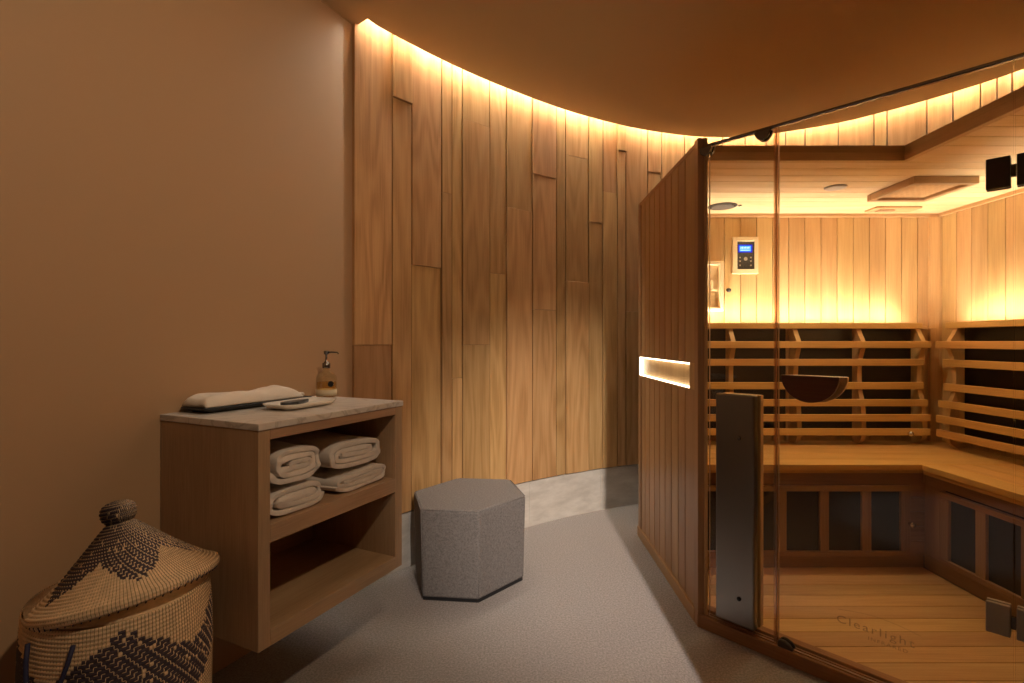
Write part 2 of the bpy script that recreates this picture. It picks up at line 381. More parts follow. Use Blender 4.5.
for (p0, p1, js) in bounds:
    l0 = WL.ray(p0); l1 = WL.ray(p1)
    if l0 is None: l0 = 0.0
    segs.append((l0, l1, js, (p0 + p1) / 2))
l = segs[-1][1]
while l < WL.L[-1] - .1:
    w = random.choice((.06, .09, .12, .14)); segs.append((l, l + w, [], None)); l += w
m = MB(); BZ = 0.292
for (l0, l1, js, pm) in segs:
    a, na = WL.at(l0 + .0042); b, nb = WL.at(l1 - .0042); d = b - a
    nn = V((d.y, -d.x)).normalized()
    if l0 < .01: a = a - d.normalized() * .022; d = b - a
    base = random.uniform(-.002, .004)
    zs = [BZ]; prot = False
    for j in sorted(js, key=lambda q: -abs(q)):
        mid, _ = WL.at((l0 + l1) / 2)
        zs.append(H + (CY - abs(j)) * mid.y / F); prot = prot or j < 0
    zs.append(2.785)
    for i in range(len(zs) - 1):
        off = base + (random.choice((-.003, .0, .003)) if len(zs) > 2 else 0)
        if prot: off = base + (.014 if i == len(zs) - 2 else 0)
        o = a + nn * (-.016); t = .016 + .014 + off
        m.box((o.x, o.y, zs[i] + (.0012 if i else 0)), (d.x, d.y, 0), (nn.x * t, nn.y * t, 0), (0, 0, zs[i + 1] - zs[i] - .0012 * (i > 0)), g=2)
m.build('cladding', M['wall_wood'], back, bevel=.0012)
m = MB(); l = 0.0
while l < WL.L[-1] - .05:
    l1 = min(l + .60, WL.L[-1]); k = l
    while k < l1 - 1e-4:
        k2 = min(k + .05, l1 - (.0015 if k + .05 >= l1 else 0)); a, _ = WL.at(k); b, _ = WL.at(k2); d = b - a; nn = V((d.y, -d.x)).normalized()
        o = a - nn * .03
        m.box((o.x, o.y, 0), (d.x, d.y, 0), (nn.x * .032, nn.y * .032, 0), (0, 0, BZ - .008)); k = k + .05
    l = l1
struct(m.build('baseboard_back', M['stone']), 'pale stone base running under the curved board wall')
# cove light: strip in the slot above the ceiling edge
m = MB(); P = offset(EC, 0.035); Q = offset(EC, 0.055)
for i in range(len(P) - 1):
    if P[i].y < 1.6 and P[i].x > 2: break
    m.mesh([(P[i].x, P[i].y, 2.765), (P[i + 1].x, P[i + 1].y, 2.765), (Q[i + 1].x, Q[i + 1].y, 2.765), (Q[i].x, Q[i].y, 2.765),
            (P[i].x, P[i].y, 2.772), (P[i + 1].x, P[i + 1].y, 2.772), (Q[i + 1].x, Q[i + 1].y, 2.772), (Q[i].x, Q[i].y, 2.772)],
           [(0, 1, 2, 3), (7, 6, 5, 4), (0, 4, 5, 1), (2, 6, 7, 3)], smooth=False)
struct(m.build('trim_cove_light', M['led_cove']), 'warm light strip hidden in the slot along the curved wall')

# ------------------------------------------------------------------ vanity cabinet
F0 = V((-.716, 1.467, 0)); CL, CD = .646, .457
def cab(a, b, z): return F0 + UL * a + VL * b + V((0, 0, z))
def cbox(mb, a0, a1, b0, b1, z0, z1, g=2, r=None, m=0):
    mb.box(cab(a0, b0, z0), UL * (a1 - a0), VL * (b1 - b0), (0, 0, z1 - z0), g, r, m)
van = thing('vanity_cabinet', 'floating oak cabinet with open shelves and a marble top fixed to the brown wall', 'cabinet', tuple(cab(CL / 2, -CD / 2, .29)))
for (a0, a1) in ((0, .04), (CL - .04, CL)):
    m = MB(); cbox(m, a0, a1, -CD, 0, .29, .917); m.build('side_panel', M['oak'], van, bevel=.0012)
m = MB(); cbox(m, .04, CL - .04, -CD, 0, .887, .917, g=0); m.build('top_rail', M['oak'], van, bevel=.0008)
m = MB(); cbox(m, .04, CL - .04, -CD, 0, .29, .337, g=0); m.build('bottom_panel', M['oak'], van, bevel=.0008)
m = MB(); cbox(m, .04, CL - .04, -CD + .02, 0, .588, .640, g=0); m.build('shelf', M['oak'], van, bevel=.0008)
m = MB(); cbox(m, .04, CL - .04, -CD, -CD + .018, .337, .887, g=0); m.build('back_panel', M['oak'], van)
m = MB(); cbox(m, -.002, CL + .004, -CD, .004, .917, .937, g=0)
o = m.build('countertop', M['marble'], van, bevel=.002, seg=2); o['label'] = 'veined white marble slab'

# towels folded on the shelf
def towel(name, label, a0, a1, z0, z1, b0, b1, turns, seed, flip=1, wob=.004):
    rg = random.Random(seed); h = (z1 - z0) / 2; w = (a1 - a0) / 2; ac = (a0 + a1) / 2; zc = (z0 + z1) / 2
    nt_ = int(turns); s = h / (turns + .30); th = s * .86; path = []
    steps = int(turns * 30)
    for k in range(steps + 1):
        th_ = 2 * math.pi * turns * k / steps; d = s * (th_ / (2 * math.pi)) + th / 2
        hw, hh = w - d * (1.05 + .25 * math.sin(th_ * .5 + seed)), h - d
        ph = th_ + math.pi * 1.04
        c, sn = math.cos(ph), math.sin(ph); e = 2 / 3.2
        x = (abs(c) ** (e * .8)) * (1 if c > 0 else -1) * max(hw, .01); z = (abs(sn) ** (.62)) * (1 if sn > 0 else -1) * max(hh, .002)
        x += hw * .0; path.append((ac + flip * x, zc + z))
    n = len(path); L = []; R = []
    for i, p in enumerate(path):
        q0 = path[max(i - 1, 0)]; q1 = path[min(i + 1, n - 1)]
        dx, dz = q1[0] - q0[0], q1[1] - q0[1]; ln = math.hypot(dx, dz) or 1
        nx, nz = -dz / ln, dx / ln; tt = th / 2 * (.6 if i in (0, n - 1) else 1) * (1 + .10 * noise.noise(V((i * .35, seed, 0))))
        L.append((p[0] + nx * tt, p[1] + nz * tt)); R.append((p[0] - nx * tt, p[1] - nz * tt))
    ring = L + R[::-1]; nr = len(ring); K = 22; vs = []; fs = []
    for j in range(K + 1):
        t = j / K; b = b0 + (b1 - b0) * t
        for q, (a, z) in enumerate(ring):
            k = (z - z0) / (2 * h)
            nz = noise.noise(V((a * 8, b * 6, z * 8 + seed))); nz2 = noise.noise(V((a * 30 + 9, b * 12, z * 40 + seed)))
            bb = b + noise.noise(V((a * 14, seed, z * 50))) * .010 - (abs(a - ac) / w) ** 3 * .008 * (1 if j == K else 0)
            zz = z + (nz * wob + nz2 * .0022) * (.2 + k) - .006 * k * ((a - ac) / w) ** 4
            aa = a + nz * wob + nz2 * .0022
            vs.append(cab(aa, bb, max(zz, z0)))
    for j in range(K):
        for q in range(nr):
            q2 = (q + 1) % nr
            fs.append((j * nr + q, j * nr + q2, (j + 1) * nr + q2, (j + 1) * nr + q))
    for j in (0, K):
        for i in range(n - 1): fs.append((j * nr + i, j * nr + i + 1, j * nr + nr - 2 - i, j * nr + nr - 1 - i))
    mb = MB(); mb.mesh(vs, fs)
    o = mb.build(name, M['towel'], bevel=.0035, seg=2)
    return tag(o, label, 'towel', 'folded towels on the cabinet shelf')
towel('folded_towel', 'cream folded towel at the bottom of the left shelf stack', .048, .272, .6408, .732, -.39, -.020, 2.4, 3, flip=-1, wob=.006)
towel('folded_towel', 'cream folded towel on top of the left shelf stack', .050, .254, .735, .852, -.40, -.016, 3.1, 11, wob=.008)
towel('folded_towel', 'cream folded towel at the bottom of the right shelf stack', .325, .600, .6408, .713, -.41, -.030, 2.1, 21, wob=.006)
towel('folded_towel', 'cream folded towel on top of the right shelf stack', .305, .585, .717, .830, -.41, -.042, 2.6, 33, flip=-1, wob=.008)

# tray, cloth, dish, dispenser on the marble
TOP = .9372
def rrect(w, h, r, n=6):
    out = []
    for cx, cy, a0 in ((w / 2 - r, h / 2 - r, 0), (-w / 2 + r, h / 2 - r, 90), (-w / 2 + r, -h / 2 + r, 180), (w / 2 - r, -h / 2 + r, 270)):
        for k in range(n + 1):
            t = math.radians(a0 + 90 * k / n); out.append((cx + r * math.cos(t), cy + r * math.sin(t)))
    return out
def dish(mb, cen, ang, levels, rr, m=0):
    ca, sa = math.cos(ang), math.sin(ang); vs = []; fs = []; n = 28
    for (w, h, r, z) in levels:
        for x, y in rrect(w, h, r):
            vs.append(cen + UL * (x * ca - y * sa) + VL * (x * sa + y * ca) + V((0, 0, z)))
    for i in range(len(levels) - 1):
        for k in range(n): fs.append((i * n + k, i * n + (k + 1) % n, (i + 1) * n + (k + 1) % n, (i + 1) * n + k))
    fs.append(tuple(range(n))[::-1]); fs.append(tuple(range((len(levels) - 1) * n, len(levels) * n)))
    mb.mesh(vs, fs, m=m)
m = MB(); dish(m, cab(.272, -.380, TOP), .025, [(.38, .10, .02, 0), (.44, .145, .025, .016), (.435, .14, .024, .018), (.38, .10, .02, .008)], 0)
tag(m.build('serving_tray', M['slate']), 'long black slate tray under the folded cloth on the marble top', 'tray')
def cloth():
    mb = MB(); nx, ny = 44, 14; top = []; bot = []
    for i in range(nx + 1):
        for j in range(ny + 1):
            x = -.200 + .385 * i / nx; y = (-.062 + .124 * j / ny) * (1 + .05 * math.sin(i * .3))
            e = min(1, min(i, nx - i) / 4 + .0) ; ey = min(1, min(j, ny - j) / 2.5)
            hh = .036 * (ey ** .5) * (.55 + .45 * e ** .5) + .010 * math.exp(-((i - 34) / 5) ** 2) * ey
            hh += .004 * noise.noise(V((x * 18, y * 26, 2))) + .003 * math.sin(y * 70 + x * 12) * ey
            dx = .010 * noise.noise(V((y * 16, 4, x * 3)))
            p = cab(.262 + x + dx, -.384 + y + .03 * (x) * .3, TOP)
            top.append(p + V((0, 0, .0195 + max(hh, .004)))); bot.append(p + V((0, 0, .0190)))
    n = (nx + 1) * (ny + 1); fs = []
    for i in range(nx):
        for j in range(ny):
            q = (i * (ny + 1) + j, i * (ny + 1) + j + 1, (i + 1) * (ny + 1) + j + 1, (i + 1) * (ny + 1) + j)
            fs.append(q); fs.append(tuple(n + k for k in q[::-1]))
    rim = [i * (ny + 1) for i in range(nx)] + [nx * (ny + 1) + j for j in range(ny)] + [i * (ny + 1) + ny for i in range(nx, 0, -1)] + [j for j in range(ny, 0, -1)]
    for a, b in zip(rim, rim[1:] + rim[:1]): fs.append((a, b, n + b, n + a))
    mb.mesh(top + bot, fs)
    # second lighter layer peeking out at the far end
    return mb.build('folded_cloth', M['cloth'])
o = cloth(); tag(o, 'cream cloth folded lengthwise lying on the black tray', 'cloth')
m = MB(); cbox(m, .39, .475, -.435, -.338, TOP + .0195, TOP + .034, r=.4)
lf = m.build('under_fold', M['cloth'], o, bevel=.006, seg=3)
m = MB(); dish(m, cab(.335, -.205, TOP), -.07, [(.18, .09, .02, 0), (.22, .125, .03, .006), (.255, .148, .045, .020), (.248, .141, .043, .021), (.21, .115, .028, .009), (.17, .08, .02, .006)], 0)
tag(m.build('soap_dish', M['ceramic']), 'shallow white ceramic dish at the front of the marble top', 'dish')
m = MB(); pts = [(-.055, -.006), (-.045, -.016), (-.01, -.02), (.03, -.012), (.065, 0), (.03, .010), (-.01, .018), (-.045, .014), (-.055, .006)]
cen = cab(.325, -.222, TOP + .0088); d1 = (UL * .97 - VL * .2).normalized(); d2 = d1.cross(V((0, 0, 1)))
m.prism([(a * 1.2, b * 1.25) for a, b in pts], cen, d1, d2, (0, 0, .013))
tag(m.build('massage_stone', M['black'], bevel=.003, seg=3), 'flat black pointed stone lying in the white dish', 'stone')
sp = cab(.606, -.360, TOP)
bt = thing('soap_dispenser', 'clear glass soap bottle with a dark pump at the back of the marble top', 'soap dispenser', tuple(sp))
m = MB(); m.lathe([(.0, .001), (.036, .001), (.041, .006), (.042, .02), (.042, .078), (.040, .088), (.032, .100), (.018, .110), (.013, .116), (.013, .128)], sp, n=36); m.build('bottle', M['bottle'], bt)
m = MB(); m.lathe([(.0, .004), (.0385, .004), (.0390, .008), (.0390, .064), (.0, .064)], sp, n=36); o = m.build('liquid', M['soap'], bt); o['label'] = 'amber liquid soap'
m = MB(); m.lathe([(.0424, .010), (.0424, .034)], sp, n=36); o = m.build('label', M['label'], bt)
ls = sp + VL * .041 * .35 + V((0, 0, 0))
dd = (V((0, 0, 0)) - V((sp.x, sp.y, 0))).normalized(); dd = (dd + V((.45, .1, 0))).normalized()
m = MB(); m.lathe([(0, 0), (.012, 0), (.012, .0012), (0, .0012)], sp + dd * .0418 + V((0, 0, .058)), n=20, axis=dd, smooth=False); m.build('seal', M['black'], bt)
m = MB(); m.lathe([(.015, .122), (.016, .124), (.016, .142), (.010, .146), (.007, .150), (.0045, .152), (.0045, .178), (.010, .180), (.011, .192), (.008, .194), (0, .194)], sp, n=24); pu = m.build('pump', M['dark_chrome'], bt)
noz = sp + V((0, 0, .188)); nd = V((.95, -.1, 0)).normalized()
m = MB(); m.tube([noz, noz + nd * .03, noz + nd * .047 + V((0, 0, -.001)), noz + nd * .053 + V((0, 0, -.006))], [.0042, .0036, .003, .0028]); m.build('nozzle', M['dark_chrome'], pu)

# ------------------------------------------------------------------ lidded basket
BC = V((-.972, 1.300, 0))
bas = thing('woven_basket', 'large woven straw basket with navy pattern and pointed lid beside the vanity', 'basket', tuple(BC))
NC = 168
def woven(name, prof, rowh, pattern, matx, parent, rim_wave=0, seed=1):
    """prof: outline (r,z); resampled to coil rows with rounded section, stitches around"""
    L = [0]
    for a, b in zip(prof, prof[1:]): L.append(L[-1] + math.hypot(b[0] - a[0], b[1] - a[1]))
    rows = int(L[-1] / rowh); sub = 4
    def pt(l):
        for i in range(len(prof) - 1):
            if L[i + 1] >= l - 1e-9:
                t = (l - L[i]) / (L[i + 1] - L[i]); a, b = prof[i], prof[i + 1]; d = (b[0] - a[0], b[1] - a[1]); q = math.hypot(*d)
                return a[0] + d[0] * t, a[1] + d[1] * t, d[1] / q, -d[0] / q
        a = prof[-1]; return a[0], a[1], 1, 0
    rg = random.Random(seed); vs = []; fs = []; ms = []; nv = NC * 2
    tot = rows * sub
    for i in range(tot + 1):
        r, z, nr, nz = pt(L[-1] * i / tot); bul = math.sin(math.pi * (i % sub) / sub) * rowh * .28
        for k in range(nv):
            t = 2 * math.pi * (k + (.58 if k % 2 else 0)) / nv; bb = bul * (1.0 if k % 2 == 0 else .40)
            rr = max(r + nr * bb, .0005); zz = z + nz * bb
            w = 1 + .006 * math.sin(3 * t + seed) + .004 * math.sin(7 * t + z * 20)
            vs.append(matx @ V((rr * w * math.cos(t), rr * w * math.sin(t), zz + rim_wave * math.sin(2 * t + 1) * (z / prof[-1][1] if rim_wave else 0))))
    for i in range(tot):
        row = i // sub
        for k in range(nv):
            k2 = (k + 1) % nv
            fs.append((i * nv + k, i * nv + k2, (i + 1) * nv + k2, (i + 1) * nv + k))
    cols = {}
    for i in range(tot):
        row = i // sub
        for k in range(nv):
            st = ((k + 1) // 2) % NC; key = (row, st)
            if key not in cols:
                v = pattern(row / rows, st / NC, row, st)
                if v and rg.random() < .05: v = 0
                cols[key] = v
            c = cols[key]
            if c and i % sub == 0 and (row + st) % 2 == 0: c = 0
            if k % 2 == 1: c = 2 if not c else (0 if (row + st) % 3 == 0 else 1)  # narrow faces on plain straw take the painted gap shade
            ms.append(c)
    mb = MB(); mb.mesh(vs, fs, mats=ms)
    return mb.build(name, [M['tan'], M['navy'], M['straw_gap_shade']], parent)
def body_pat(t, a, row, st):
    # t 0 bottom .. 1 rim; two zigzag bands
    q = (a * 4 + .10) % 1; tri = abs(q - .5) * 2; s = round(tri * 9) / 9
    for c in (.83, .45, .1):
        if abs(t - (c - .15 * s + .05)) < .085: return 1
    return 0
Rb = .186
prof = [(.0, .003), (.08, .003), (.135, .006), (.160, .03), (.178, .12), (.190, .25), (.194, .38), (.191, .47), (.186, .535), (.184, .553)]
bm_ = Matrix.Translation(BC)
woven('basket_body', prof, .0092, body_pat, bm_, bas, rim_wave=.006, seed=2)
m = MB(); m.lathe([(.0, .02), (.13, .02), (.170, .12), (.182, .3), (.183, .45), (.177, .545), (.183, .556)], BC, n=48); m.build('basket_lining', M['tan'], bas)
def lid_pat(t, a, row, st):
    q = (a * 5 + LIDROT) % 1; tri = 1 - abs(q - .5) * 2; s = round(tri * 12) / 12
    return 1 if t > .42 - .27 * s else 0
LIDROT = .12
tilt = Matrix.Translation(BC + V((.012, .0, .551))) @ Matrix.Rotation(math.radians(-13), 4, V((.35, 1, 0))) @ Matrix.Translation((.006, 0, .012))
LZ = .86
lp = [(.193, -.016), (.197, -.006), (.195, .004), (.172, .020), (.140, .050), (.108, .084), (.076, .122), (.046, .158), (.030, .176), (.024, .180), (.031, .186), (.036, .196), (.037, .214), (.033, .228), (.022, .236), (.008, .239), (.0, .2395)]
lp = [(r * 1.0, z * LZ if z > 0 else z) for r, z in lp]
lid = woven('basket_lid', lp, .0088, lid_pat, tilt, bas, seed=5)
m = MB(); m.lathe([(.190, -.018), (.180, -.010), (.165, .012), (.0, .10)], (0, 0, 0), n=48)
m.v = [tuple(tilt @ V(p)) for p in m.v]; m.build('lid_lining', M['tan'], bas)
# zigzag stitched binding along the lid's underside
m = MB()
for k in range(72):
    t = 2 * math.pi * k / 72; t2 = t + .035
    p0 = tilt @ V((.1905 * math.cos(t), .1905 * math.sin(t), -.0200)); p1 = tilt @ V((.196 * math.cos(t2), .196 * math.sin(t2), -.009))
    m.tube([p0, p1], .0014, n=5)
o = m.build('rim_stitching', M['rope'], bas)
# rope handles: a loop on the side facing the room
def handle(angs, drop):
    a0, a1 = angs; pts = []
    for k in range(17):
        t = k / 16; a = math.radians(a0 + (a1 - a0) * t); r = .196 + .022 * math.sin(math.pi * t) ** .7
        z = .522 - drop * math.sin(math.pi * t) ** .8
        pts.append(BC + V((r * math.cos(a), r * math.sin(a), z)))
    mb = MB(); mb.tube(pts, .0048, n=8); return mb.build('rope_handle', M['rope'], bas)
handle((-110, -79), .13)
handle((-110 + 180, -79 + 180), .13)

# ------------------------------------------------------------------ felt stool
top = [(-.403, 2.344), (-.144, 2.316), (.064, 2.548), (-.010, 2.850), (-.292, 2.880), (-.482, 2.620)]
top = [(-.225 + (x + .22) * 1.03, 2.60 + (y - 2.60) * 1.01) for x, y in top]
cx = sum(p[0] for p in top) / 6; cy = sum(p[1] for p in top) / 6
st = thing('felt_stool', 'grey felt hexagonal stool in front of the curved wooden wall', 'stool', (cx, cy, 0))
def hexa(mb, poly, z0, z1, sc0, sc1):
    lo = [(cx + (x - cx) * sc0, cy + (y - cy) * sc0, z0) for x, y in poly]; hi = [(cx + (x - cx) * sc1, cy + (y - cy) * sc1, z1) for x, y in poly]
    mb.mesh(lo + hi, [tuple(range(6)), tuple(range(6, 12))] + [(i, (i + 1) % 6, 6 + (i + 1) % 6, 6 + i) for i in range(6)], smooth=False)
m = MB(); hexa(m, top, .012, .415, .965, 1.0); m.build('upholstery', M['felt'], st, bevel=.014, seg=4)
m = MB()
for i in range(6):
    x, y = top[i]; x = cx + (x - cx) * .998; y = cy + (y - cy) * .998; x0 = cx + (x - cx) * .966; y0 = cy + (y - cy) * .966
    dx = V((x - cx, y - cy, 0)).normalized() * -.0042
    m.tube([V((x0, y0, .02)) + dx, V((x, y, .402)) + dx * 1.2], .0022, n=6)
pts = [V((cx + (x - cx) * .99, cy + (y - cy) * .99, .4115)) for x, y in top]
for i in range(6):
    a, b = pts[i], pts[(i + 1) % 6]; m.tube([a.lerp(b, .03), a.lerp(b, .97)], .0022, n=6)
m.build('seam_piping', M['felt'], st)
m = MB(); hexa(m, top, 0.0, .014, .945, .945); o = m.build('plinth', M['black'], st); o['label'] = 'thin black base'

# ------------------------------------------------------------------ sauna cabin
SX0, SX1, SI0, SI1 = .765, 2.61, .797, 2.55
SYB, SYI, SYF = 3.17, 3.11, 2.19
FL, CE, RT = .060, 1.932, 2.0
sau = thing('sauna_cabin', 'glass fronted cedar infrared sauna filling the right side of the room', 'sauna', (1.7, 2.2, 0))
def P_(name, mb, mat, par=None, bevel=.001, seg=1, label=None):
    o = mb.build(name, mat, par or sau, bevel=bevel, seg=seg)
    if label: o['label'] = label
    return o
# left side wall with glowing slot
Z0, Z1 = .967, 1.078
m = MB()
m.bx(.788, SI0, 2.171, SYB, 0, Z0 - .012); m.bx(.788, SI0, 2.171, SYB, Z1 + .012, RT - .01)
m.bx(.793, SI0, 2.171, SYB, Z0 - .012, Z1 + .012)
ys = [2.172, 2.307, 2.404, 2.507, 2.61, 2.706, 2.805, 2.905, 3.0, 3.085]
for a, b in zip(ys, ys[1:]):
    g = .004
    m.bx(SX0 + .003, .787, a + g, b - g, Z1, RT - .02); m.bx(SX0 + .003, .787, a + g, b - g, .055, Z0)
m.bx(.779, .7875, 2.172, 3.10, .055, Z0 - .001, r=.1, m=1); m.bx(.779, .7875, 2.172, 3.10, Z1 + .001, RT - .021, r=.1, m=1)
m.bx(SX0 + .001, .787, 2.171, 3.147, RT - .02, RT, g=1)
m.bx(SX0, .787, 3.095, 3.147, 0, Z0); m.bx(SX0, .787, 3.095, 3.147, Z1, RT)
m.bx(SX0 - .006, .787, 2.171, 3.15, 0, .055, g=1)
m.bx(.775, .788, 3.147, SYB, 0, RT)
left = P_('side_wall', m, [M['panel_wood'], M['backing']], label='reddish vertical board side wall with a lit slot')
m = MB()
m.bx(SX0 + .006, .7925, 2.25, 3.13, Z0 + .0005, Z0 + .004); m.bx(SX0 + .005, .7925, 2.25, 3.13, Z1 - .007, Z1 - .0005)
m.bx(SX0 + .004, .7925, 3.130, 3.136, Z0 + .003, Z1 - .003)
P_('slot_light', m, M['led_slot'], left, bevel=0)
m = MB(); m.bx(SX0 + .002, .7925, 2.172, 2.247, Z0, Z1, g=2)
P_('slot_lining', m, M['sauna_wood'], left)
m = MB(); m.bx(SX0 - .004, SI0, 2.129, 2.170, 0, RT + .004)
P_('corner_post', m, M['panel_wood'])
m = MB(); m.bx(.786, .7985, 2.121, 2.1285, .055, RT); P_('post_strip', m, M['sauna_wood'])
# back wall boards
def boards_back(x0, x1, y, z0, z1, start, pitch, mat, name, dirn=-1):
    m = MB(); m.bx(x0, x1, y + .014, y + .06, z0, z1, r=.02, m=1); x = start
    while x > x0: x -= pitch
    while x < x1:
        a, b = max(x, x0), min(x + pitch, x1)
        if b - a > .008: m.bx(a + .0017, b - .0017, y, y + .0135, z0, z1)
        x += pitch
    return P_(name, m, [mat, M['backing']])
boards_back(SI0, SI1, SYI, FL, CE, (740.4 - CX) / F * SYI, .0964, M['sauna_wood'], 'back_wall')
m = MB(); m.bx(SI1 + .014, SX1, 1.26, SYB, 0, RT - .01, r=.02, m=1); y = 3.085
m.bx(SI1 - .008, SI1 + .0135, 3.085, SYI, FL, CE)
while y > 1.26:
    a = max(y - .0995, 1.262); m.bx(SI1, SI1 + .0135, a + .0017, y - .0017, FL, CE); y -= .0995
P_('right_wall', m, [M['sauna_wood'], M['backing']])
m = MB(); m.bx(SI1 - .065, SI1 - .0085, 3.088, SYI - .001, FL, CE - .02); P_('inner_corner_trim', m, M['sauna_wood'])
m = MB(); m.bx(SI0, SI1, SYI - .016, SYI - .0005, CE - .020, CE - .0005, g=0); m.bx(SI1 - .016, SI1 - .0005, 1.27, SYI - .017, CE - .020, CE - .0005, g=1)
P_('cornice', m, M['sauna_wood'])
# roof and slatted ceiling, notch towards the glass
XN = 1.651
m = MB(); m.bx(SI0 + .001, SX1, FSY := 2.200, SYB, 1.968, RT, g=0, r=.3); m.bx(XN + .010, SX1, 1.20, 2.1995, 1.968, RT, g=1, r=.3)
P_('roof_panel', m, M['sauna_wood'])
m = MB(); m.bx(SI0 + .001, XN + .025, SYF, SYF + .025, CE, 1.9675, g=0); m.bx(XN, XN + .025, 1.26, SYF - .0005, CE, 1.9675, g=1)
P_('roof_beam', m, M['sauna_wood'])
m = MB(); y = SYF + .0255
m.bx(SI0 + .002, SI1, SYF + .0255, SYI, CE + .014, 1.967, r=.02, m=1); m.bx(XN + .0255, SI1, 1.26, SYF + .0250, CE + .014, 1.967, r=.02, m=1)
y = SYI
while y > 1.27:
    a = max(y - .0905, 1.262)
    if a >= SYF + .026: m.bx(SI0 + .002, SI1, a + .002, y - .002, CE, CE + .0135, g=0)
    elif y > SYF + .03:
        m.bx(SI0 + .002, SI1, SYF + .026, y - .002, CE, CE + .0135, g=0); m.bx(XN + .026, SI1, a + .002, SYF + .0245, CE, CE + .0135, g=0)
    else: m.bx(XN + .026, SI1, a + .002, y - .002, CE, CE + .0135, g=0)
    y -= .0905
P_('slatted_ceiling', m, [M['lit_roof_wood'], M['backing']])
# floor of the cabin (cut along the glass line) and curb
GB = V((.762, 2.131, 0)); GW = V((.683, -.7304, 0)); GN = V((.7304, .683, 0))      # along the glass, into the cabin
def G(t, n=0.0, z=0.0): return GB + GW * t + GN * n + V((0, 0, z))
m = MB(); y = 2.565; clip = lambda y: GB.x + (GB.y - y) / .7304 * .683 + .062 * 1.40
while y > 1.24:
    a = max(y - .096, 1.24); x0a = max(SI0, clip(a + .0015)); x0b = max(SI0, clip(y - .0015)); r = random.random()
    vs = [(x0a, a + .0015, .03), (2.02, a + .0015, .03), (2.02, y - .0015, .03), (x0b, y - .0015, .03)]
    vs += [(p[0], p[1], FL) for p in vs[:4]]
    m.mesh(vs, [(3, 2, 1, 0), (4, 5, 6, 7), (0, 1, 5, 4), (1, 2, 6, 5), (2, 3, 7, 6), (3, 0, 4, 7)], r=r, smooth=False, uvs=[(p[1], p[0]) for p in vs])
    y -= .096
P_('slatted_floor', m, M['floor_wood'])
m = MB(); m.bx(SI0, SX1, 2.3, SYB, 0, .029, r=.2); m.bx(1.45, SX1, 1.24, 2.3, 0, .029); m.bx(1.1, 1.45, 1.95, 2.3, 0, .029)
P_('floor_frame', m, M['dark_wood'])
m = MB(); m.box(G(-.004, 0, 0), GW * 1.29, GN * .048, (0, 0, .052), g=0); m.box(G(-.004, .0485, 0), GW * 1.27, GN * .036, (0, 0, .062), g=0)
m.box(G(.03, .010, .0525), GW * 1.24, GN * .004, (0, 0, .005), g=0); m.box(G(.03, .028, .0525), GW * 1.24, GN * .004, (0, 0, .005), g=0)
P_('door_curb', m, M['curb_wood'], bevel=.002)
m = MB(); m.bx(1.66, SX1, 1.20, 1.255, 0, 1.967); P_('front_panel', m, M['panel_wood'])
# benches
BT = .578
m = MB(); w = (SYI - 2.50) / 5
for k in range(5): m.bx(SI0 + .001, SI1 - .001, 2.50 + k * w + .0008, 2.50 + (k + 1) * w - .0008, BT - .028, BT, g=0)
m.bx(SI0 + .001, 1.985, 2.512, 2.54, BT - .044, BT - .0285, g=0)
P_('back_bench', m, M['bench_wood'], bevel=.002)
m = MB(); w = (SI1 - 1.97) / 5
for k in range(5): m.bx(1.97 + k * w + .0008, 1.97 + (k + 1) * w - .0008, 1.262, 2.499, BT - .028, BT, g=1)
m.bx(1.975, 2.0, 1.262, 2.50, BT - .046, BT - .0285, g=1)
P_('side_bench', m, M['bench_wood'], bevel=.002)
# under-bench heater walls
xs = lambda px, y: (px - CX) / F * y
m = MB()
HY = 2.53
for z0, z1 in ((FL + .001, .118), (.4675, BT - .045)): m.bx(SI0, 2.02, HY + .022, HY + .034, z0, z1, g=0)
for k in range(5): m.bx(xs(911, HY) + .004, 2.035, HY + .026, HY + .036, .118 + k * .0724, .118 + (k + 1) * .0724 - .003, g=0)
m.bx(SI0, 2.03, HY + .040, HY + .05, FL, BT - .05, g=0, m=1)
P_('bench_riser', m, [M['shaded_wood'], M['backing']])
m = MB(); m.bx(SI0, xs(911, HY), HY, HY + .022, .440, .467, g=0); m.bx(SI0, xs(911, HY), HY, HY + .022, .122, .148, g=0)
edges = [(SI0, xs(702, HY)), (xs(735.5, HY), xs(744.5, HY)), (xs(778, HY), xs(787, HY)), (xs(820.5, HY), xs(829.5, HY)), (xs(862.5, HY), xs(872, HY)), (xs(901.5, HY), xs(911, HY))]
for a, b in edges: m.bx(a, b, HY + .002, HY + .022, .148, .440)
fr = P_('back_heater_frame', m, M['shaded_wood'], bevel=.002)
for a, b in zip(edges, edges[1:]):
    m = MB(); m.bx(a[1], b[0], HY + .016, HY + .024, .148, .440); P_('heater_panel', m, M['carbon'], fr, bevel=0)
HX = 2.0
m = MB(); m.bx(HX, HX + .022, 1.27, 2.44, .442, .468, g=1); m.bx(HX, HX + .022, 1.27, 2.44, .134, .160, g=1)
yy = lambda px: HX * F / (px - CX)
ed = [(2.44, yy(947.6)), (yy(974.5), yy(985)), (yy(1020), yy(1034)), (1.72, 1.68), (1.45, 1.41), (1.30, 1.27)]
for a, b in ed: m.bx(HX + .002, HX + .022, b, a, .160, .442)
fr2 = P_('side_heater_frame', m, M['shaded_wood'], bevel=.002)
for a, b in zip(ed, ed[1:]):
    m = MB(); m.bx(HX + .016, HX + .024, b[0], a[1], .160, .442); P_('heater_panel', m, M['carbon'], fr2, bevel=0)
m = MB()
for z0, z1 in ((FL + .001, .130), (.474, BT - .047)): m.bx(HX + .023, HX + .034, 1.27, 2.53, z0, z1, g=1)
